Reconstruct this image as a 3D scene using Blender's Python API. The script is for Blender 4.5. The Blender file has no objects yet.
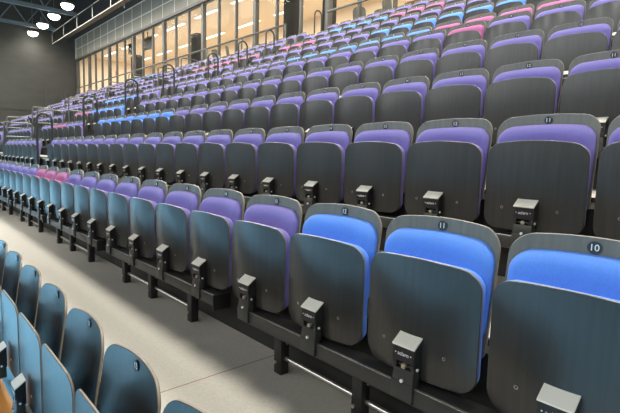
import bpy, bmesh, math, random
from mathutils import Vector, Matrix
random.seed(4)
C = bpy.context.scene.collection
PI = math.pi
Z0 = 1.51                      # camera eye is 1.51 m above the hall floor (world z = relative z + Z0)

# ------------------------------------------------------------------ camera
YAW, PITCH, ROLL, FPX = -0.8401048734, -0.1068104735, 0.0272142128, 465.6045874
def cam_axes():
    cy, sy, cp, sp = math.cos(YAW), math.sin(YAW), math.cos(PITCH), math.sin(PITCH)
    fwd = Vector((sy*cp, cy*cp, sp)); right = Vector((cy, -sy, 0)); up = right.cross(fwd)
    c, s = math.cos(ROLL), math.sin(ROLL)
    return c*right + s*up, -s*right + c*up, fwd
RT, UP, FW = cam_axes()
def project(x, y, z):
    p = Vector((x, y, z - Z0)); d = p.dot(FW)
    if d < 0.05: return None
    return 310 + FPX*p.dot(RT)/d, 206.5 - FPX*p.dot(UP)/d, d
cd = bpy.data.cameras.new('camera'); cam = bpy.data.objects.new('camera', cd); C.objects.link(cam)
cam.matrix_world = Matrix(((RT.x, UP.x, -FW.x, 0), (RT.y, UP.y, -FW.y, 0), (RT.z, UP.z, -FW.z, Z0), (0, 0, 0, 1)))
cd.sensor_fit = 'HORIZONTAL'; cd.sensor_width = 36; cd.lens = FPX/620*36; cd.clip_start = 0.02; cd.clip_end = 300
bpy.context.scene.camera = cam

# ------------------------------------------------------------------ materials
def mat(name, col, rough=0.5, metal=0.0, ior=1.5, emit=None, estr=0, spec=None):
    m = bpy.data.materials.new(name); m.use_nodes = True
    b = m.node_tree.nodes['Principled BSDF']
    b.inputs['Base Color'].default_value = (*col, 1); b.inputs['Roughness'].default_value = rough
    b.inputs['Metallic'].default_value = metal; b.inputs['IOR'].default_value = ior
    if emit: b.inputs['Emission Color'].default_value = (*emit, 1); b.inputs['Emission Strength'].default_value = estr
    return m
def noise_mix(m, c1, c2, scale=(1, 1, 1), nscale=5, detail=4, lo=0.35, hi=0.65, coord='Object', rand=False, bump=0, rough=None):
    nt = m.node_tree; N = nt.nodes; L = nt.links; b = N['Principled BSDF']
    tc = N.new('ShaderNodeTexCoord'); mp = N.new('ShaderNodeMapping'); mp.inputs['Scale'].default_value = scale
    L.new(tc.outputs[coord], mp.inputs['Vector'])
    if rand:
        oi = N.new('ShaderNodeObjectInfo'); mu = N.new('ShaderNodeMath'); mu.operation = 'MULTIPLY'; mu.inputs[1].default_value = 37
        L.new(oi.outputs['Random'], mu.inputs[0]); cx = N.new('ShaderNodeCombineXYZ'); L.new(mu.outputs[0], cx.inputs[0]); L.new(mu.outputs[0], cx.inputs[1])
        L.new(cx.outputs[0], mp.inputs['Location'])
    nz = N.new('ShaderNodeTexNoise'); nz.inputs['Scale'].default_value = nscale; nz.inputs['Detail'].default_value = detail
    L.new(mp.outputs[0], nz.inputs['Vector'])
    r = N.new('ShaderNodeValToRGB'); r.color_ramp.elements[0].position = lo; r.color_ramp.elements[1].position = hi
    r.color_ramp.elements[0].color = (*c1, 1); r.color_ramp.elements[1].color = (*c2, 1)
    L.new(nz.outputs['Fac'], r.inputs['Fac']); L.new(r.outputs['Color'], b.inputs['Base Color'])
    if bump:
        bp = N.new('ShaderNodeBump'); bp.inputs['Strength'].default_value = bump; bp.inputs['Distance'].default_value = 0.002
        L.new(nz.outputs['Fac'], bp.inputs['Height']); L.new(bp.outputs['Normal'], b.inputs['Normal'])
    return m
M = {}
M['ply'] = noise_mix(mat('dark_stained_ply', (.02, .02, .018), .45, ior=1.57), (.007, .0065, .0055), (.020, .0175, .0145), (1, 1, .06), 60, 5, .38, .75, rand=True)
M['edge'] = mat('ply_edge', (.20, .165, .125), .5)
M['beech'] = noise_mix(mat('orange_beech', (.6, .25, .07), .35), (.62, .25, .06), (.75, .36, .11), (.15, 1, 1), 30, 4)
def coat(m, w, r):
    b = m.node_tree.nodes['Principled BSDF']; b.inputs['Coat Weight'].default_value = w; b.inputs['Coat Roughness'].default_value = r; b.inputs['Coat IOR'].default_value = 1.55
coat(M['ply'], .55, .22)
def fabric(name, col):
    m = noise_mix(mat(name, col, .9, ior=1.3), tuple(c*.85 for c in col), tuple(min(1, c*1.12) for c in col), (1, 1, 1), 350, 2, .3, .7, bump=.15)
    b = m.node_tree.nodes['Principled BSDF']; b.inputs['Sheen Weight'].default_value = .15
    return m
M['violet'] = fabric('violet_fabric', (.215, .18, .48))
M['blue'] = fabric('blue_fabric', (.12, .30, .86))
M['pink'] = fabric('pink_fabric', (.46, .14, .32))
M['black'] = mat('black_powder_coat', (.012, .012, .012), .42)
M['black_plastic'] = mat('black_plastic', (.015, .015, .016), .35)
M['charcoal'] = mat('charcoal_steel', (.035, .035, .033), .4)
M['cap'] = mat('pale_metal_cap', (.80, .77, .68), .45)
M['alu'] = mat('aluminium', (.72, .70, .66), .28, .9)
M['white'] = mat('white_print', (.85, .85, .85), .5)
M['brass'] = mat('brass_piece', (.38, .32, .22), .5, .2)
M['badge'] = mat('badge_plastic', (.03, .03, .03), .4)
M['deck'] = noise_mix(mat('deck_vinyl', (.4, .38, .34), .55), (.40, .375, .325), (.47, .445, .39), (1, 1, 1), 90, 3, .3, .7)
M['riser'] = mat('black_riser', (.012, .012, .012), .6)
M['court'] = mat('blue_sports_floor', (.20, .55, .86), .45)
M['wall_dark'] = noise_mix(mat('dark_wall', (.08, .078, .07), .8), (.038, .037, .031), (.045, .043, .037), (1, .3, 1), 3, 4)
M['wall_front'] = mat('hall_wall_paint', (.45, .45, .43), .8)
M['wall_low'] = mat('hall_low_wall', (.10, .10, .10), .8)
M['glow_pane'] = mat('added_glow_pane', (.8, .8, .8), .5, emit=(1, .985, .94), estr=2.7)  # emission of the added panes in the unseen front wall
M['ceiling'] = mat('dark_ceiling', (.03, .03, .03), .8)
M['fascia'] = noise_mix(mat('fascia_panel', (.25, .25, .235), .5), (.175, .16, .13), (.195, .18, .15), (1, 1, 1), 1.2, 2)
M['joint'] = mat('fascia_joint', (.62, .62, .58), .5)
M['steel'] = mat('painted_steel_beam', (.10, .13, .15), .5)
M['frame'] = mat('grey_window_frame', (.085, .083, .075), .45, .2)
M['peach'] = mat('peach_wall', (.80, .67, .53), .8)
M['peach_ceiling'] = mat('peach_ceiling', (.80, .68, .54), .8)
M['foyer_floor'] = mat('foyer_floor', (.55, .45, .35), .5)
M['rail'] = mat('dark_rail_tube', (.045, .047, .045), .32, .4)
M['rail_pale'] = mat('brushed_rail_tube', (.11, .11, .10), .35, .6)
M['column'] = mat('grey_column', (.018, .017, .016), .85)
M['tube'] = mat('fluorescent_tube', (1, 1, 1), .5, emit=(1, .97, .92), estr=3)
M['lamp'] = mat('lamp_lens', (1, 1, 1), .5, emit=(1, 1, .86), estr=14)
M['housing'] = mat('lamp_housing', (.05, .05, .05), .5)
M['chairgrey'] = mat('cafe_chair_shell', (.17, .16, .14), .5)
M['brown'] = mat('brown_table_top', (.20, .10, .05), .4)
M['red'] = mat('red_sign', (.8, .05, .04), .5, emit=(1, .1, .08), estr=.6)
M['screen'] = mat('dark_screen', (.03, .03, .035), .25)
def glass():
    m = bpy.data.materials.new('clear_glass'); m.use_nodes = True; nt = m.node_tree; N = nt.nodes; N.clear()
    o = N.new('ShaderNodeOutputMaterial'); t = N.new('ShaderNodeBsdfTransparent'); g = N.new('ShaderNodeBsdfGlossy')
    t.inputs[0].default_value = (.93, .94, .92, 1); g.inputs['Roughness'].default_value = .03; lw = N.new('ShaderNodeLayerWeight'); pw = N.new('ShaderNodeMath'); pw.operation = 'POWER'; pw.inputs[1].default_value = 5
    nt.links.new(lw.outputs['Facing'], pw.inputs[0]); f = N.new('ShaderNodeMath'); f.operation = 'MULTIPLY_ADD'; f.inputs[1].default_value = .01; f.inputs[2].default_value = .004; nt.links.new(pw.outputs[0], f.inputs[0])
    x = N.new('ShaderNodeMixShader'); nt.links.new(f.outputs[0], x.inputs[0]); nt.links.new(t.outputs[0], x.inputs[1]); nt.links.new(g.outputs[0], x.inputs[2]); nt.links.new(x.outputs[0], o.inputs[0])
    return m
M['glass'] = glass()
# floor joint: a thin reddish seam across the aisle
def deck_seam():
    m = M['deck']; nt = m.node_tree; N = nt.nodes; L = nt.links; b = N['Principled BSDF']
    src = b.inputs['Base Color'].links[0].from_socket
    tc = N.new('ShaderNodeTexCoord'); sp = N.new('ShaderNodeSeparateXYZ'); L.new(tc.outputs['Object'], sp.inputs[0])
    a = N.new('ShaderNodeMath'); a.operation = 'ADD'; a.inputs[1].default_value = 1.855; L.new(sp.outputs[0], a.inputs[0])
    ab = N.new('ShaderNodeMath'); ab.operation = 'ABSOLUTE'; L.new(a.outputs[0], ab.inputs[0])
    lt = N.new('ShaderNodeMath'); lt.operation = 'LESS_THAN'; lt.inputs[1].default_value = .0035; L.new(ab.outputs[0], lt.inputs[0])
    mx = N.new('ShaderNodeMix'); mx.data_type = 'RGBA'; L.new(lt.outputs[0], mx.inputs['Factor']); L.new(src, mx.inputs['A'])
    mx.inputs['B'].default_value = (.22, .10, .08, 1); L.new(mx.outputs['Result'], b.inputs['Base Color'])
deck_seam()

# ------------------------------------------------------------------ mesh helpers
def mesh(name, bm, mats, smooth=True):
    me = bpy.data.meshes.new(name); bm.normal_update(); bm.to_mesh(me); bm.free()
    for k in (mats if isinstance(mats, (list, tuple)) else [mats]): me.materials.append(M[k])
    if smooth:
        me.polygons.foreach_set('use_smooth', [True]*len(me.polygons))
        me.set_sharp_from_angle(angle=math.radians(38))
    return me
def link(name, me, parent=None, loc=None):
    o = bpy.data.objects.new(name, me); C.objects.link(o)
    if parent: o.parent = parent
    if loc: o.location = loc
    return o
def obj(name, bm, mats, parent=None, smooth=True):
    return link(name, mesh(name, bm, mats, smooth), parent)
def tag(o, label, cat, group=None, kind=None):
    o['label'] = label; o['category'] = cat
    if group: o['group'] = group
    if kind: o['kind'] = kind
    return o
def thing(name, label, cat, loc=(0, 0, 0), group=None, rz=0):
    o = bpy.data.objects.new(name, None); C.objects.link(o); o.location = loc; o.rotation_euler = (0, 0, rz); o.empty_display_size = .1
    return tag(o, label, cat, group)
def struct(name, bm, mats, parent=None, smooth=False):
    o = obj(name, bm, mats, parent, smooth)
    if not parent: o['kind'] = 'structure'
    return o
def box(bm, x0, x1, y0, y1, z0, z1, mi=0, bev=0):
    r = bmesh.ops.create_cube(bm, size=1); vs = r['verts']
    for v in vs:
        v.co = Vector((x0 + (v.co.x+.5)*(x1-x0), y0 + (v.co.y+.5)*(y1-y0), z0 + (v.co.z+.5)*(z1-z0)))
    fs = {f for v in vs for f in v.link_faces}
    for f in fs: f.material_index = mi
    if bev:
        es = {e for v in vs for e in v.link_edges}
        q = bmesh.ops.bevel(bm, geom=list(es), offset=bev, segments=2, profile=.5, affect='EDGES')
        for f in q['faces']: f.material_index = mi
    return bm
def tube(bm, pts, r, seg=10, mi=0, caps=True):
    pts = [Vector(p) for p in pts]; rings = []; n = len(pts); prev = None
    for i, p in enumerate(pts):
        d = (pts[min(i+1, n-1)] - pts[max(i-1, 0)]).normalized()
        if prev is None:
            a = Vector((0, 0, 1)) if abs(d.z) < .9 else Vector((1, 0, 0)); u = d.cross(a).normalized()
        else:
            u = (prev - d*prev.dot(d)).normalized()
        prev = u; w = d.cross(u)
        rings.append([bm.verts.new(p + r*(math.cos(t*2*PI/seg)*u + math.sin(t*2*PI/seg)*w)) for t in range(seg)])
    for a, b in zip(rings, rings[1:]):
        for t in range(seg):
            f = bm.faces.new((a[t], a[(t+1) % seg], b[(t+1) % seg], b[t])); f.material_index = mi
    if caps:
        bm.faces.new(rings[0][::-1]).material_index = mi; bm.faces.new(rings[-1]).material_index = mi
    return bm
def cyl(bm, p0, p1, r, seg=12, mi=0): return tube(bm, [p0, p1], r, seg, mi)
def rrect(w, h, rt, rb, arch=0.0, seg=6, inset=0.0, cz=0.0):
    """closed outline (x, z) of a rounded rectangle, counter-clockwise, with an arched top edge"""
    w -= 2*inset; h -= 2*inset; rt = max(.004, rt - inset); rb = max(.004, rb - inset); P = []
    def arc(cx, cz_, r, a0):
        for i in range(seg+1):
            a = math.radians(a0 + 90*i/seg); P.append((cx + r*math.cos(a), cz_ + r*math.sin(a)))
    arc(w/2-rb, -h/2+rb, rb, -90); 
    arc(w/2-rt, h/2-rt, rt, 0)
    for i in range(1, seg):
        t = i/seg; P.append((w/2-rt - (w-2*rt)*t, h/2))
    arc(-w/2+rt, h/2-rt, rt, 90); arc(-w/2+rb, -h/2+rb, rb, 180)
    for i in range(1, seg):
        t = i/seg; P.append((-w/2+rb + (w-2*rb)*t, -h/2))
    out = []
    for x, z in P:
        if z > 0: z -= arch*(2*x/w)**2 * min(1, z/(h/2)*1.0)
        out.append((x, z + cz))
    return out
def slab(bm, layers, surf, cz, mi_front=0, mi_edge=0, mi_back=0, core=(.72, .42, .15)):
    """closed slab from outline layers [(outline, depth)], front first; surf(x, z) gives y of the front face"""
    def ring(ol, dep, s=1.0):
        return [bm.verts.new((x*s, surf(x*s, (z-cz)*s+cz) + dep, (z-cz)*s + cz)) for x, z in ol]
    seq = []
    ol, dep = layers[0]
    for s in core[::-1]: seq.append((ring(ol, dep, s), mi_front))
    for k, (ol, dep) in enumerate(layers): seq.append((ring(ol, dep), None))
    ol, dep = layers[-1]
    for s in core: seq.append((ring(ol, dep, s), mi_back))
    nc = len(core); nl = len(layers); n = len(seq[0][0])
    for i in range(len(seq)-1):
        a, b = seq[i][0], seq[i+1][0]
        mi = mi_front if i < nc + (1 if nl == 4 else 0) else (mi_back if i >= nc + nl - 1 - (1 if nl == 4 else 0) else mi_edge)
        for t in range(n):
            bm.faces.new((a[t], b[t], b[(t+1) % n], a[(t+1) % n])).material_index = mi
    bm.faces.new(seq[0][0][::1]).material_index = mi_front
    bm.faces.new(seq[-1][0][::-1]).material_index = mi_back
    return bm
def text_bm(bm, s, size, cx, y, cz, mi, thick=.0004):
    """lettering lying in the x-z plane, facing -y"""
    cu = bpy.data.curves.new('lettering', 'FONT'); cu.body = s; cu.size = size; cu.align_x = 'CENTER'; cu.align_y = 'CENTER'; cu.extrude = thick; cu.resolution_u = 3
    o = bpy.data.objects.new('lettering', cu); C.objects.link(o)
    dg = bpy.context.evaluated_depsgraph_get(); dg.update()
    me = bpy.data.meshes.new_from_object(o.evaluated_get(dg)); ov = set(bm.verts); of = set(bm.faces)
    bm.from_mesh(me)
    for v in bm.verts:
        if v not in ov: x, yy, z = v.co; v.co = (x + cx, y - z, yy + cz)
    for f in bm.faces:
        if f not in of: f.material_index = mi
    bpy.data.objects.remove(o); bpy.data.curves.remove(cu); bpy.data.meshes.remove(me)

# ------------------------------------------------------------------ rows of the stand
PITCHX, X0 = .5, .0634
def row_y(r): return .574 if r == 0 else 1.4975 + .8686*(r-1) + (.30 if r >= 6 else 0)
def row_z(r): return 0.0 if r == 0 else Z0 - 1.0391 + .4442*(r-1)
# chair built in local coordinates: x across, y towards the back, z up from the deck, y = 0 at the number badge
W = .47
def back_surf(x, z): return (z-.765)*(.15 if z < .765 else .05) - .030*(2*x/W)**2
def pan_surf(x, z): return -.162 + .036*(2*x/W)**2 + .006*((z-.48)/.21)**2
def make_shell(seg, core):
    bm = bmesh.new(); cz = .602; ol = lambda i: rrect(W, .456, .07, .05, .018, seg, i, cz)
    slab(bm, [(ol(.0015), 0), (ol(0), .002), (ol(0), .010), (ol(.0015), .012)], back_surf, cz, 0, 1, 0, core); return bm
def make_back_pad(seg, core):
    bm = bmesh.new(); cz = .612; ol = lambda i: rrect(W-.018, .338, .07, .05, .016, seg, i, cz)
    slab(bm, [(ol(.050), -.044), (ol(.026), -.037), (ol(.008), -.022), (ol(.001), -.008), (ol(.0), -.0005)], back_surf, cz, 0, 0, 0, core); return bm
PZ, PH = .4835, .430
def flat_surf(x, z): return -.142 + .010*(2*x/W)**2
def make_panel(seg, core, inner):
    bm = bmesh.new(); ol = lambda i: rrect(W-.004, PH, .066, .065, .020, seg, i, PZ)
    pan_surf = flat_surf if inner else globals()['pan_surf']
    slab(bm, [(ol(.0015), 0), (ol(0), .002), (ol(0), .009), (ol(.0015), .011)], pan_surf, PZ, 0, 1, 2 if inner else 0, core); return bm
def make_seat_pad(seg, core):
    bm = bmesh.new(); ol = lambda i: rrect(W-.018, PH-.012, .06, .06, .014, seg, i, PZ)
    slab(bm, [(ol(.004), .0125), (ol(0), .018), (ol(0), .038), (ol(.006), .052), (ol(.02), .060)], pan_surf, PZ, 0, 0, 0, core); return bm
def badge_bm(text):
    bm = bmesh.new(); y = back_surf(0, .80) - .0015
    cyl(bm, (0, y, .80), (0, y-.003, .80), .0185, 20, 0)
    ring = [(math.cos(a)*.0185, y-.003, .80+math.sin(a)*.0185) for a in [i*2*PI/20 for i in range(21)]]
    tube(bm, ring, .0007, 5, 2)
    if text: text_bm(bm, text, .028, 0, y-.0036, .7995, 1)
    else:
        for dx in (-.006, .006): box(bm, dx-.004, dx+.004, y-.0045, y-.002, .788, .812, 1)
    return bm
core_hi = (.8, .55, .25); core_lo = (.5,)
ME = {}
M['ply_back'] = noise_mix(mat('lit_back_ply', (.07, .07, .06), .45, ior=1.62), (.130, .122, .102), (.170, .160, .134), (1, 1, .06), 60, 5, .38, .75, rand=True)  # ply toned lighter, lamp brightness on the backs put into the colour
ME['shell'] = mesh('back_shell', make_shell(7, core_hi), ['ply_back', 'edge'])
ME['shell_bare'] = mesh('back_shell', make_shell(7, core_hi), ['ply', 'edge'])
ME['panel'] = mesh('seat_panel', make_panel(7, core_hi, False), ['ply', 'edge'])
ME['panel_bare'] = mesh('seat_panel', make_panel(7, core_hi, True), ['ply', 'edge', 'ply'])
for c in ('violet', 'blue', 'pink'):
    ME['back_'+c] = mesh('back_cushion', make_back_pad(7, core_hi), c)
    ME['seat_'+c] = mesh('seat_cushion', make_seat_pad(7, core_hi), c)
def bolts():
    bm = bmesh.new()
    for sx in (-1, 1):
        y = pan_surf(sx*.128, .375) - .001
        cyl(bm, (sx*.128, y, .375), (sx*.128, y-.003, .375), .0065, 10, 0); cyl(bm, (sx*.128, y-.002, .375), (sx*.128, y-.0036, .375), .0035, 8, 1)
    return bm
ME['bolts'] = mesh('panel_bolt', bolts(), ['charcoal', 'alu'])
def bolt_one(sx):
    bm = bmesh.new(); y = pan_surf(sx*.128, .375) - .001
    tube(bm, [(sx*.128+.0055*math.cos(a), y-.001, .375+.0055*math.sin(a)) for a in [i*2*PI/12 for i in range(13)]], .0014, 5, 1)
    cyl(bm, (sx*.128, y+.002, .375), (sx*.128, y-.001, .375), .005, 10, 0); return bm
ME['bolt_l'] = mesh('panel_bolt', bolt_one(-1), ['charcoal', 'alu']); ME['bolt_r'] = mesh('panel_bolt', bolt_one(1), ['charcoal', 'alu'])
def wedge(bm, hw, yf, yb, z0, zf, zb, mi):
    """block with a top that slopes down towards the front"""
    v = [bm.verts.new(c) for c in ((-hw, yf, z0), (hw, yf, z0), (hw, yb, z0), (-hw, yb, z0), (-hw, yf, zf), (hw, yf, zf), (hw, yb, zb), (-hw, yb, zb))]
    fs = [bm.faces.new([v[i] for i in q]) for q in ((0, 3, 2, 1), (4, 5, 6, 7), (0, 1, 5, 4), (1, 2, 6, 5), (2, 3, 7, 6), (3, 0, 4, 7))]
    for f in fs: f.material_index = mi
    return fs
HF, HB = -.203, -.158
def bm_housing():
    bm = bmesh.new(); fs = wedge(bm, .047, HF, HB, .332, .388, .420, 0)
    bmesh.ops.bevel(bm, geom=list(bm.edges), offset=.003, segments=2, affect='EDGES')
    box(bm, -.047, -.030, HF+.003, HB, .305, .336, 0, .003); box(bm, .030, .047, HF+.003, HB, .305, .336, 0, .003)
    text_bm(bm, '\u2022 aclarn \u2022', .0195, 0, HF-.0006, .362, 1)
    return bm
ME['housing'] = mesh('hinge_housing', bm_housing(), ['black_plastic', 'white'])
def bm_cap():
    bm = bmesh.new(); t = .005; hw = .0475; yf, yb = HF-.002, HB
    v = [bm.verts.new(c) for c in ((-hw, yf, .3875), (hw, yf, .3875), (hw, yb, .4205), (-hw, yb, .4205), (-hw, yf, .3875+t), (hw, yf, .3875+t), (hw, yb, .4205+t), (-hw, yb, .4205+t))]
    for q in ((0, 3, 2, 1), (4, 5, 6, 7), (0, 1, 5, 4), (1, 2, 6, 5), (2, 3, 7, 6), (3, 0, 4, 7)): bm.faces.new([v[i] for i in q])
    return bm
ME['cap'] = mesh('cap', bm_cap(), 'cap', False)
bm = bmesh.new(); cyl(bm, (-.047, -.185, .316), (.0475, -.185, .316), .006, 10, 0); box(bm, -.010, .006, HF+.003, -.175, .308, .324, 1, .002)
cyl(bm, (.0472, -.185, .316), (.0515, -.185, .316), .0055, 10, 2); ME['pin'] = mesh('hinge_pin', bm, ['black', 'brass', 'white'])
def bm_post():
    bm = bmesh.new(); box(bm, -.042, .042, HF+.004, HB-.004, .2455, .306, 0, .003)
    for v in bm.verts:
        if v.co.z < .27: v.co.y -= .006 if v.co.y < -.19 else 0; v.co.x *= 1.10
    box(bm, -.046, .046, HF-.003, -.196, .195, .262, 0, .001)
    return bm
ME['post'] = mesh('post', bm_post(), ['charcoal'])
bm = bmesh.new(); cyl(bm, (0, -.199, .266), (0, -.2095, .266), .0062, 12, 0); ME['post_bolt'] = mesh('post_bolt', bm, 'white')
bm = bmesh.new(); wedge(bm, .047, HF, HB, .325, .388, .420, 0); wedge(bm, .0475, HF-.002, HB, .385, .392, .425, 1); box(bm, -.043, .043, HF+.002, HB-.004, .2455, .33, 2)
ME['pedestal_low'] = mesh('pedestal', bm, ['black_plastic', 'cap', 'charcoal'], False)
_badges = {}
def badge_mesh(t):
    if t not in _badges: _badges[t] = mesh('number_badge', badge_bm(t), ['badge', 'white', 'charcoal'])
    return _badges[t]
def chair(r, x, colour, text, label, group, near=2, name='tip_up_chair'):
    """near: 2 = full detail, 1 = medium, 0 = far"""
    t = thing(name, label, 'chair', (x, row_y(r), row_z(r)), group)
    sh = link('back_shell', ME['shell'] if colour else ME['shell_bare'], t)
    if near: link('number_badge', badge_mesh(text if near == 2 else ''), sh)
    pn = link('seat_panel', ME['panel'] if colour else ME['panel_bare'], t)
    if colour:
        link('back_cushion', ME['back_'+colour], t); link('seat_cushion', ME['seat_'+colour], t)
    if near == 2:
        link('panel_bolt', ME['bolt_l'], pn); link('panel_bolt', ME['bolt_r'], pn)
        h = link('hinge_housing', ME['housing'], t); link('cap', ME['cap'], h); link('hinge_pin', ME['pin'], h)
        p = link('post', ME['post'], t); link('post_bolt', ME['post_bolt'], p)
    elif near == 1 or r <= 3: link('pedestal', ME['pedestal_low'], t)
    return t
ORD = ['zeroth', 'first', 'second', 'third', 'fourth', 'fifth', 'sixth', 'seventh', 'eighth', 'ninth', 'tenth', 'eleventh', 'twelfth', 'thirteenth', 'fourteenth', 'fifteenth', 'sixteenth', 'seventeenth', 'eighteenth', 'nineteenth', 'twentieth']
ROWW = ['bare', 'front', 'second', 'third', 'fourth', 'fifth', 'sixth', 'seventh', 'eighth', 'ninth', 'top']
COL = {}
def paint(c, r, b, *ks):
    for k in ks: COL[(r, b, k)] = c
paint('blue', 1, 'A', 1, 2, 3); paint('pink', 1, 'A', 12, 13, 14)
paint('blue', 3, 'A', *range(14, 21)); paint('pink', 3, 'B', 3, 4, 5)
paint('blue', 4, 'B', 0, 1, 2, 3, 4); paint('pink', 4, 'B', 5, 6, 7)
paint('pink', 5, 'A', 6); paint('blue', 5, 'B', 3, 4, 5, 6, 7)
paint('pink', 6, 'A', 4, 5, 6, 7, 8); paint('blue', 6, 'A', *range(9, 16))
paint('blue', 7, 'A', *range(7, 13)); paint('pink', 8, 'A', 18, 19, 20); paint('pink', 8, 'B', *range(8))
paint('pink', 9, 'A', 12, 13, 14); paint('blue', 9, 'A', 15, 16, 17, 18); paint('blue', 10, 'D', 2, 3, 4, 5, 6, 7)
# seats: (row, x, block, index)
seats = []
for r in range(1, 11):
    last = 40 if r == 1 else 20
    for n in range(-6, last+1): seats.append((r, X0 - .5*n, 'A', n))
    if r > 1:
        for bi, (b, xr) in enumerate((('B', -11.29), ('C', -16.35), ('D', -21.4), ('E', -26.4), ('F', -31.4))):
            for k in range(8): seats.append((r, xr - .5*k, b, k))
vis = []
for s in seats:
    r, x, b, k = s; y = row_y(r); z = row_z(r)
    P = [project(x+dx, y+dy, z+dz) for dx in (-.24, .24) for dy, dz in ((-.13, .30), (-.13, .72), (.01, .86))]
    if any(p is None for p in P): continue
    u0, u1 = min(p[0] for p in P), max(p[0] for p in P); v0, v1 = min(p[1] for p in P), max(p[1] for p in P)
    if u1 < 0 or u0 > 622 or v1 < 0.5 or v0 > 413: continue
    vis.append((-(u1-u0)*(v1-v0), s, P[0][2]))
vis.sort(key=lambda t: t[0])
AISLE = {'B': 'nearest', 'C': 'second', 'D': 'third', 'E': 'fourth', 'F': 'fifth'}
near300, far = vis[:300], vis[300:]
PINK = sorted(k for (r, b, k), c in COL.items() if r == 1 and c == 'pink')
for _, (r, x, b, k), d in near300:
    c = COL.get((r, b, k), 'violet'); num = str(k + 9)
    if r == 1:
        if k < (PINK[0] if PINK else 15): lab = f'{c} padded folding chair numbered {num} in the front raised row by the aisle'
        elif k in PINK: lab = f'{["leftmost", "middle", "rightmost"][2-PINK.index(k)] if len(PINK)==3 else ORD[PINK.index(k)+1]} of the three pink folding chairs in the front raised row'
        elif PINK and k > PINK[-1]: lab = f'{c} folding chair {ORD[k-PINK[-1]]} to the left of the pink trio, front raised row'
        else: lab = f'{c} folding chair {ORD[PINK[0]-k] if PINK else k} to the right of the pink trio, front raised row'
    elif b == 'A':
        if k <= 11: lab = f'{c} padded folding chair numbered {num} in the {ROWW[r]} raised row'
        else: lab = f'{c} folding chair, {ORD[21-k]} right of the nearest stair aisle in the {ROWW[r]} raised row'
    else:
        lab = f'{c} folding chair, {ORD[k+1]} left of the {AISLE[b]} stair aisle in the {ROWW[r]} raised row'
    chair(r, x, c, num, lab, f'padded folding chairs of the {ROWW[r]} raised row', 2 if d < 7.5 else (1 if d < 16 else 0))
# the many smallest chairs far to the left: one object
if far:
    bm = bmesh.new(); MI = {'violet': 2, 'blue': 3, 'pink': 4}
    tmpl = {}
    for nm, f in (('sh', make_shell), ('pn', lambda s, c: make_panel(s, c, False)), ('bp', make_back_pad), ('sp', make_seat_pad)):
        tb = f(2, core_lo); tb.verts.ensure_lookup_table(); tb.verts.index_update()
        tmpl[nm] = ([v.co.copy() for v in tb.verts], [([v.index for v in fc.verts], fc.material_index) for fc in tb.faces]); tb.free()
    for _, (r, x, b, k), d in far:
        off = Vector((x, row_y(r), row_z(r))); c = COL.get((r, b, k), 'violet')
        for nm, (vs, fs) in tmpl.items():
            nv = [bm.verts.new(v + off) for v in vs]
            for idx, mi in fs:
                bm.faces.new([nv[i] for i in idx]).material_index = MI[c] if nm in ('bp', 'sp') else (5 if nm == 'sh' and mi == 0 else mi)
    o = obj('distant_chairs', bm, ['ply', 'edge', 'violet', 'blue', 'pink', 'ply_back'])
    tag(o, 'tiny far rows of padded folding chairs beyond the second stair aisle', 'chairs', kind='stuff')
# bare plywood row below the aisle
k = 0
for n in range(2, 14):
    x = -1.489 - .5*(n-3)
    lab = f'bare dark plywood folding chair without padding, {ORD[n-1]} from the right in the lowest row'
    chair(0, x, None, str(n+9), lab, 'bare plywood chairs below the aisle', 2, 'plywood_folding_chair')

# ------------------------------------------------------------------ beams, legs, decks
def seat_beam(r, xl, xr, legs, lab, detail=True):
    y, z = row_y(r), row_z(r); t = thing('seat_beam', lab, 'beam', ((xl+xr)/2, y-.14, z), f'steel seat beams under the {ROWW[r]} row'); h = (xr-xl)/2; cx = (xl+xr)/2
    bm = bmesh.new(); box(bm, -h, h, -.055, .05, .186, .245, 0, .004); obj('beam', bm, 'charcoal', t)
    bm = bmesh.new(); box(bm, -h+.01, h-.01, -.052, -.040, .2452, .2485, 0, .0012); obj('highlight_strip', bm, 'alu', t)  # bright strip drawn as the highlight along the beam's front edge
    if detail:
        bm = bmesh.new(); box(bm, h, h+.012, -.06, .055, .16, .25, 0, .003); obj('end_plate', bm, 'black', t)
        for lx in legs:
            bm = bmesh.new(); box(bm, lx-cx-.027, lx-cx+.027, -.035, .015, .0, .187, 0, .003); cyl(bm, (lx-cx-.012, -.035, .055), (lx-cx-.012, -.043, .055), .008, 10, 1); cyl(bm, (lx-cx+.026, 0, .15), (lx-cx+.033, 0, .15), .006, 8, 1)
            obj('leg', bm, ['black', 'alu'], t)
        bm = bmesh.new(); cyl(bm, (legs[0]-cx, 0, .075), (legs[-1]-cx, 0, .075), .011, 10); obj('tie_tube', bm, 'alu', t)
for k in range(0, 7):
    xl = -1.97 - 2*k; where = ['below the front row chairs numbered 10 to 13', 'below the front row chairs numbered 14 to 17', 'below the front row chairs numbered 18 to 21', 'below the front row chairs under the pink trio', 'left of the pink trio in front row', 'further left of the pink trio, front row', 'at the far left of front row'][k]
    seat_beam(1, xl, xl+1.72, [xl+1.40, xl+.80, xl+.29], f'black steel seat beam on short legs {where}')
seat_beam(1, .03, 1.75, [.9, .3], 'black steel seat beam at the right edge below the front row')
for r in range(2, 4):
    seat_beam(r, -10.2, 2.2, [], f'long dark seat beam behind the chair backs of row below, {ROWW[r]} raised row', False)
    seat_beam(r, -15.05, -11.2, [], f'short dark seat beam left of the nearest stair aisle, {ROWW[r]} raised row', False)
seat_beam(0, -2.55, .9, [-.2, -1.2, -2.2], 'dark steel seat beam under the nearest bare plywood chairs')
bm = bmesh.new(); box(bm, -7.2, -2.58, .330, .405, .135, .193, 0, .006)
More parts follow.
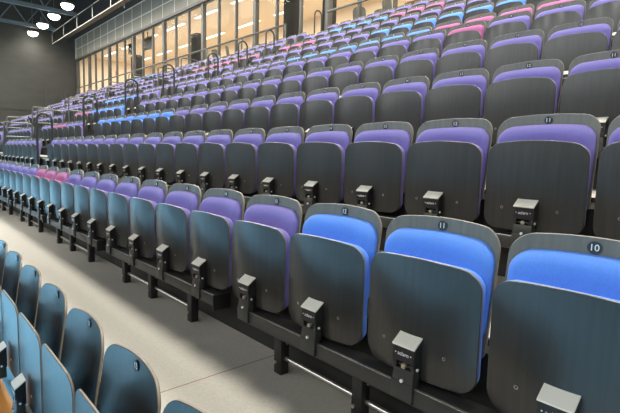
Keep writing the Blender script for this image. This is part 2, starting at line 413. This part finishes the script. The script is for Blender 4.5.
tag(obj('wooden_rail', bm, 'beech'), 'orange varnished wooden rail under the bare plywood chairs', 'rail')
# decks (the stepped floor of the stand)
XL, XR = -38.0, 9.0
bm = bmesh.new()
for r in range(1, 11):
    y0 = row_y(r-1) + (.06 if r == 1 else -.035); y1 = row_y(r) + .03; z = row_z(r); zp = row_z(r-1) if r > 1 else 0
    if r == 6: pass
    box(bm, XL, XR, y0, y1+.02, z-.05, z, 0); box(bm, XL, XR, y0+.012, y0+.03, 0 if r == 1 else zp+.0, z-.051, 1)
    box(bm, XL, XR, y0-.004, y0+.014, z-.02, z+.002, 2)
zt = row_z(10) + .4442
box(bm, XL, XR, row_y(10)+.05, 11.0, zt-.05, zt, 0); box(bm, XL, XR, row_y(10)+.06, row_y(10)+.08, row_z(10), zt-.051, 1)
struct('floor_tiers', bm, ['deck', 'riser', 'charcoal'])
bm = bmesh.new(); box(bm, XL, XR, 1.53, 1.55, row_z(1)+.001, row_z(2)-.06); struct('trim_1', bm, 'riser')
# half steps in the stair aisles
for ai, (xa, aname) in enumerate(((-10.79, 'nearest'), (-15.5, 'second'))):
    for r in range(2, 10):
        if ai == 1 and r > 4: continue
        t = thing('aisle_step', f'pale edged half step in the {aname} stair aisle above the {ROWW[r]} raised row', 'step', (xa, row_y(r)-.13, row_z(r)), 'half steps of the stair aisles')
        bm = bmesh.new(); box(bm, -.22, .22, -.20, .175, .0, .2, 0, .003); obj('tread', bm, 'black', t)
        bm = bmesh.new(); box(bm, -.22, .22, -.205, .17, .2005, .215, 0, .003); obj('nosing', bm, 'joint', t)

# ------------------------------------------------------------------ rails
def hoop(x, y0, y1, zb, zt, lab, m='rail', r=.022):
    t = thing('stair_hoop_rail', lab, 'handrail', (x, (y0+y1)/2, zb), 'hoop rails of the stair aisles'); h = (y1-y0)/2; H = zt-zb; rad = min(h, .16)
    pts = [(0, -h, 0), (0, -h, H-rad)]
    for i in range(1, 8): a = PI - i*PI/2/8; pts.append((0, -h+rad+rad*math.cos(a), H-rad+rad*math.sin(a)))
    if h > rad: pts += [(0, -h+rad, H), (0, h-rad, H)]
    else: pts.append((0, 0, H))
    for i in range(1, 8): a = PI/2 - i*PI/2/8; pts.append((0, h-rad+rad*math.cos(a), H-rad+rad*math.sin(a)))
    pts += [(0, h, H-rad), (0, h, .0)]
    bm = bmesh.new(); tube(bm, pts, r, 10); obj('hoop', bm, m, t)
    bm = bmesh.new()
    for s in (-h, h): cyl(bm, (0, s, 0), (0, s, .012), .045, 14)
    obj('base_plate', bm, m, t)
for i in range(9):
    yc = 2.28 + .8686*i + (.30 if i >= 4 else 0)
    if i == 7: continue
    zt = Z0 + .70 + .444*i; r = i + 2
    hoop(-10.5, yc-.135, yc+.135, row_z(r), zt, f'dark inverted U hoop rail in the nearest stair aisle at the {ROWW[r]} raised row')
hoop(-15.85, 2.15, 2.43, row_z(2), Z0+.72, 'dark inverted U hoop rail in the second stair aisle at frame left edge')
def siderail(x, y0, y1, zb, zt, lab):
    t = thing('stair_side_rail', lab, 'handrail', (x, (y0+y1)/2, zb), 'long side rails of the far stair aisles'); h = (y1-y0)/2; H = zt-zb
    bm = bmesh.new(); tube(bm, [(0, -h, 0), (0, -h, H-.08), (0, -h+.03, H-.02), (0, -h+.09, H), (0, h-.09, H), (0, h-.03, H-.02), (0, h, H-.08), (0, h, 0)], .021, 8); obj('top_rail', bm, 'rail_pale', t)
    bm = bmesh.new(); tube(bm, [(0, -h, H*.55), (0, h, H*.55)], .018, 8); obj('mid_rail', bm, 'rail_pale', t)
for i in range(7):
    y0 = row_y(3+i) - .80
    siderail(-16.05, y0, y0+.72, row_z(3+i), row_z(3+i)+.90, f'pale metal side rail on the second stair aisle beside the {ROWW[3+i]} raised row')
for i in range(6):
    y0 = row_y(4+i) - .80
    siderail(-21.05, y0, y0+.72, row_z(4+i), row_z(4+i)+.90, f'pale metal side rail on the third stair aisle beside the {ROWW[4+i]} raised row')
def guard(x0, x1, y, zb, lab, posts, m='rail'):
    t = thing('guard_rail', lab, 'guard rail', ((x0+x1)/2, y, zb)); h = (x1-x0)/2
    bm = bmesh.new(); box(bm, -h, h, -.03, .03, 1.07, 1.13, 0, .01); obj('top_rail', bm, m, t)
    bm = bmesh.new(); box(bm, -h, h, -.012, .012, .55, .585, 0, .004); obj('mid_rail', bm, m, t)
    for i in range(posts):
        px = -h + .03 + i*(2*h-.06)/(posts-1); bm = bmesh.new(); box(bm, px-.025, px+.025, -.025, .025, 0, 1.07, 0, .004); obj('post', bm, m, t)
ZT = row_z(10) + .4442
guard(-37.5, -13.05, 10.35, ZT, 'long grey guard rail along the glass wall behind the top row', 10, 'frame')
guard(-11.0, -2.0, 10.35, ZT, 'grey guard rail in front of cafe chairs, right of the hoop rail', 5, 'frame')
t = thing('end_balustrade', 'dark upright bars at the far left end of the top row', 'balustrade', (-37.6, 9.9, row_z(10)))
for i in range(6):
    bm = bmesh.new(); box(bm, -.025, .025, -1.6+.42*i, -1.55+.42*i, 0, 1.25); obj('bar', bm, 'rail', t)
bm = bmesh.new(); box(bm, -.02, .02, -1.6, .55, .2, .24); obj('foot_rail', bm, 'rail', t)

# ------------------------------------------------------------------ room shell
HX0, HX1, HY0, HY1, HZ = -40.0, 9.3, -17.0, 11.0, 13.0
bm = bmesh.new(); box(bm, HX0, HX1, HY0, 11.2, -.1, 0); struct('floor', bm, 'court')
bm = bmesh.new(); box(bm, HX0-.3, HX0, HY0, 17.2, -.1, HZ); box(bm, HX0, HX0+.03, HY0, 11, Z0+2.80, Z0+2.87, 1); struct('wall_left', bm, ['wall_dark', 'black'])
bm = bmesh.new(); box(bm, HX1, HX1+.3, HY0, 17.2, -.1, HZ); struct('wall_right', bm, 'wall_front')
WB, WT = Z0 + 5.2, Z0 + 11.0
bm = bmesh.new(); box(bm, HX0, HX1, HY0-.3, HY0, -.1, WB, 0); box(bm, HX0, HX1, HY0-.3, HY0, WT, HZ, 0)
struct('wall_front', bm, 'wall_low')
for i in range(11):     # unseen glowing panes behind the camera, added for sheen on upper seat ply
    x0 = HX0 + 4.48*i; bm = bmesh.new(); box(bm, x0, x0+.14, HY0-.25, HY0-.02, WB, WT); box(bm, x0+.14, x0+4.48, HY0-.22, HY0-.08, WB+2.9, WB+3.0)
    wd = struct(f'window_{20+i}', bm, 'frame'); bm = bmesh.new(); box(bm, x0+.14, x0+4.48, HY0-.2, HY0-.17, WB, WT); obj('pane', bm, 'glow_pane', wd, False)
bm = bmesh.new(); box(bm, HX0-.3, HX1+.3, HY0-.3, 17.4, HZ, HZ+.2); struct('ceiling', bm, 'ceiling')
GT, FT = Z0 + 6.95, Z0 + 8.50
bm = bmesh.new(); box(bm, HX0, HX1, 11.0, 11.25, GT, FT, 0)
box(bm, HX0, HX1, 10.985, 11.0, FT-.05, FT, 1); box(bm, HX0, HX1, 10.985, 11.0, GT+.75, GT+.785, 1); box(bm, HX0, HX1, 10.93, 11.0, GT-.06, GT+.06, 2)
x = -20.106 - 1.4*14
while x < HX1:
    if x > HX0: box(bm, x-.015, x+.015, 10.985, 11.0, GT+.06, FT-.05, 1)
    x += 1.4
box(bm, HX0, HX0+.06, 10.98, 11.0, GT, FT, 1)
box(bm, HX0, HX1, 11.0, 11.25, FT, HZ, 3)
struct('wall_back', bm, ['fascia', 'joint', 'frame', 'ceiling'])
bm = bmesh.new(); box(bm, HX0, HX1, 11.0, 11.2, 0, ZT-.02); struct('wall_under', bm, 'riser')
# glass wall: one window per bay
nb = 0; xb = -20.106 - 4.2*5 + .0
while xb < HX1 - .5:
    x0 = max(xb, HX0); x1 = min(xb + 4.2, HX1); nb += 1
    bm = bmesh.new()
    box(bm, x0-.09, x0+.09, 11.0, 11.18, ZT, GT, 0)
    for j in (1, 2):
        xm = xb + 1.4*j
        if HX0 < xm < HX1: box(bm, xm-.04, xm+.04, 11.02, 11.14, ZT, GT, 0)
    box(bm, x0, x1, 11.03, 11.13, ZT, ZT+.08, 0); box(bm, x0, x1, 11.03, 11.13, GT-.12, GT, 0)
    w = struct(f'window_{nb}', bm, 'frame')
    bm = bmesh.new(); box(bm, x0+.02, x1-.02, 11.07, 11.085, ZT+.02, GT-.02); obj('pane', bm, 'glass', w, False)
    xb += 4.2
# foyer behind the glass
FC = Z0 + 7.3
ZF = Z0 + 4.0
bm = bmesh.new(); box(bm, HX0, HX1, 11.2, 17.0, ZF-.3, ZF); struct('floor_foyer', bm, 'foyer_floor')
bm = bmesh.new(); box(bm, HX0, HX1, 17.0, 17.2, ZT, FC); struct('wall_foyer', bm, 'peach')
bm = bmesh.new(); box(bm, HX0+.01, HX0+.1, 11.25, 17.0, ZT, FC); struct('wall_foyer_left', bm, 'peach')
bm = bmesh.new(); box(bm, HX0, HX1, 11.25, 17.2, FC, FC+.1); struct('ceiling_foyer', bm, 'peach_ceiling')
names = ['far left', 'left', 'middle', 'right']
for i in range(10):
    x = -37 + 3.6*i
    for j, y in enumerate((12.6, 15.2)):
        t = thing('tube_light', f'white ceiling tube light in the foyer, {ORD[i+1]} from the left in the {["near", "far"][j]} line', 'light', (x, y, FC), 'foyer tube lights')
        bm = bmesh.new(); box(bm, -1.15, 1.15, -.08, .08, -.05, .003, 0, .01); obj('tray', bm, 'white', t)
        bm = bmesh.new(); box(bm, -1.12, 1.12, -.07, .07, -.075, -.05, 0, .01); obj('tube', bm, 'tube', t)
for (x, y, w, lab) in ((-31.7, 12.3, 1.0, 'dark square foyer column left of the hanging screen'), (-23.4, 12.3, .60, 'dark foyer column near the middle of the glass wall'), (-15.4, 12.3, .58, 'wide dark foyer column right of the middle'), (-13.0, 12.1, .26, 'narrow dark foyer post beside the cafe chairs')):
    bm = bmesh.new(); box(bm, x-w/2, x+w/2, y, y+.5, ZF, ZF+2.35 if w in (.60, .26, 1.0) else FC, 0, .02); tag(obj('foyer_column', bm, 'column'), lab, 'column')
t = thing('hanging_screen', 'dark flat screen hanging in the foyer behind the glass', 'screen', (-28.7, 12.0, Z0+6.65))
bm = bmesh.new(); box(bm, -.7, .7, -.04, .04, -.42, .3, 0, .01); obj('panel', bm, 'screen', t)
bm = bmesh.new(); cyl(bm, (0, .02, .3), (0, .02, .74), .03); obj('bracket', bm, 'rail', t)
t = thing('loudspeaker', 'small black loudspeaker hanging left of the foyer screen', 'speaker', (-31.3, 12.0, Z0+6.65))
bm = bmesh.new(); box(bm, -.16, .16, -.15, .15, -.32, .32, 0, .02); obj('cabinet', bm, 'black', t)
bm = bmesh.new(); cyl(bm, (0, 0, .3), (0, 0, .74), .02); obj('bracket', bm, 'rail', t)
bm = bmesh.new(); box(bm, -32.3, -32.0, 11.3, 11.33, Z0+5.0, Z0+5.3, 0, .01); tag(obj('red_sign', bm, 'red'), 'small red sign behind the glass at the left', 'sign')
def cafe_chair(x, y, rz, lab, m='chairgrey'):
    t = thing('cafe_chair', lab, 'chair', (x, y, ZF), 'cafe chairs in the foyer', rz)
    bm = bmesh.new(); slab(bm, [(rrect(.46, .46, .12, .05, .02, 4, 0, .72), 0), (rrect(.46, .46, .12, .05, .02, 4, 0, .72), .03)], lambda a, b: .20+(b-.5)*.2-.05*(2*a/.46)**2, .72, core=(.6, .3)); obj('backrest', bm, m, t)
    bm = bmesh.new(); box(bm, -.23, .23, -.22, .21, .42, .46, 0, .02); obj('seat', bm, m, t)
    for sx in (-.19, .19):
        for sy in (-.18, .18):
            bm = bmesh.new(); cyl(bm, (sx, sy, .42), (sx*1.15, sy*1.15, 0), .014, 8); obj('leg', bm, 'rail_pale', t)
def cafe_table(x, y, lab):
    t = thing('cafe_table', lab, 'table', (x, y, ZF), 'cafe tables in the foyer')
    bm = bmesh.new(); cyl(bm, (0, 0, .71), (0, 0, .745), .5, 28); obj('tabletop', bm, 'brown', t)
    bm = bmesh.new(); cyl(bm, (0, 0, 0), (0, 0, .71), .035); obj('pole', bm, 'alu', t)
    bm = bmesh.new(); cyl(bm, (0, 0, 0), (0, 0, .02), .25, 24); obj('foot', bm, 'alu', t)
cafe_chair(-12.55, 12.2, 2.6, 'pale grey cafe chair just right of the narrow foyer post')
cafe_chair(-11.05, 12.0, 3.5, 'large grey cafe chair right of the brown table')
cafe_chair(-10.45, 12.1, .3, 'grey cafe chair beside the window post, turned away')
cafe_chair(-9.75, 12.0, 2.9, 'grey cafe chair right of the window post')
cafe_table(-11.75, 12.7, 'brown round cafe table between the grey cafe chairs')
cafe_table(-9.0, 12.4, 'brown round cafe table at the right end of the foyer view')
cafe_chair(-20.3, 12.0, 3.4, 'grey cafe chair left of the middle frame')
cafe_chair(-19.1, 12.0, 2.8, 'grey cafe chair at the middle of the glass wall')
cafe_table(-17.2, 12.4, 'brown round cafe table behind the middle window frame')

# ------------------------------------------------------------------ roof steel, catwalk and lamps
tn = 1
for x in (-38.2, -33.0):
    tn += 1; bm = bmesh.new(); z = Z0 + 8.45
    box(bm, x-.10, x+.10, HY0, 9.2, z, z+.22); box(bm, x-.10, x+.10, HY0, 9.2, z+1.35, z+1.5)
    y = HY0 + .4
    while y < 8: cyl(bm, (x, y, z+.2), (x, y+.8, z+1.36), .04, 6); cyl(bm, (x, y+.8, z+1.36), (x, y+1.6, z+.2), .04, 6); y += 1.6
    struct(f'trim_{tn}', bm, 'steel')
t = thing('catwalk', 'long steel catwalk with railing hanging under the roof', 'catwalk', (-20, 9.25, Z0+7.44)); h = 18
bm = bmesh.new(); box(bm, -h, h, -.3, .0, .05, .09); obj('walkway', bm, 'black', t)
bm = bmesh.new(); box(bm, -h, h, -.34, -.30, .03, .085, 0, .01); obj('edge_strip', bm, 'fascia', t)
bm = bmesh.new(); cyl(bm, (-h, -.3, .85), (h, -.3, .85), .03, 8); obj('top_rail', bm, 'rail', t)
for i in range(13):
    px = -h + .05 + i*2.99; bm = bmesh.new(); box(bm, px-.03, px+.03, -.34, -.28, .05, .85); obj('post', bm, 'rail', t)
for i in range(4):
    bm = bmesh.new(); px = -h+1+i*11.2; cyl(bm, (px, .3, .1), (px, .3, HZ-Z0-7.44), .03, 8); obj('hanger', bm, 'rail', t)
def spot(name, loc, power, ang, blend, col=(1, .96, .87), size=.8, rot=(0, 0, 0)):
    ld = bpy.data.lights.new(name, 'SPOT'); ld.energy = power; ld.spot_size = math.radians(ang); ld.spot_blend = blend; ld.color = col; ld.shadow_soft_size = size
    o = bpy.data.objects.new(name, ld); C.objects.link(o); o.location = loc; o.rotation_euler = rot; return o
P_BACK, P_MAIN, P_COURT, P_SHEEN = 600, 1150, 4200, 520
for i in range(17):
    x = -39.2 + 2.96*i; y = 7.96; z = Z0 + 8.30
    if i < 4:
        t = thing('high_bay_lamp', f'glowing white high bay lamp under the roof, {ORD[i+1]} from the far wall', 'lamp', (x, y, z), 'lamps in a line under the roof')
        bm = bmesh.new(); cyl(bm, (0, 0, .14), (0, 0, .45), .14, 20); tube(bm, [(0, 0, .16), (0, 0, .10), (0, 0, .03)], .33, 24); obj('housing', bm, 'housing', t)
        bm = bmesh.new(); bmesh.ops.create_uvsphere(bm, u_segments=24, v_segments=10, radius=.34)
        for v in bm.verts: v.co.z = v.co.z*.75 if v.co.z < 0 else v.co.z*.05
        obj('lens', bm, 'lamp', t)
        bm = bmesh.new(); cyl(bm, (0, 0, .45), (0, 0, HZ-z), .02, 8); obj('hanger', bm, 'steel', t)
    spot('stand_light', (x, y, z-.32), P_BACK*(.5 if i == 0 else 1), 172, .3)
for i in range(13):
    spot('stand_light', (-37 + 3.6*i, 4.3, Z0+8.3), P_MAIN, 120, .5)
for i in range(8):
    spot('court_fill', (-38 + 6.2*i, -4.5 if i < 6 else -8.5, Z0+9.5), P_COURT*(2.0 if i < 6 else .6), 62, .35, (1, .98, .95), .5)  # unseen spots added to brighten the court mirrored in low seat panels
    spot('sheen_fill', (-36 + 6.2*i, -9.5, Z0+7.6), P_SHEEN, 165, .3, (1, .98, .94), .6)  # unseen spots added for sheen on the ply of the upper rows
for i in range(6):
    ld = bpy.data.lights.new('foyer_light', 'AREA'); ld.shape = 'RECTANGLE'; ld.size = 5; ld.size_y = 3; ld.energy = 265; ld.color = (1, .95, .87)
    o = bpy.data.objects.new('foyer_light', ld); C.objects.link(o); o.location = (-36 + 6.5*i, 14.2, FC-.12)

w = bpy.data.worlds.new('hall'); bpy.context.scene.world = w; w.use_nodes = True
w.node_tree.nodes['Background'].inputs[0].default_value = (.5, .55, .6, 1); w.node_tree.nodes['Background'].inputs[1].default_value = .1
vs = bpy.context.scene.view_settings
vs.view_transform = 'Standard'; vs.look = 'None'; vs.gamma = 1; vs.use_curve_mapping = False; vs.exposure = 0
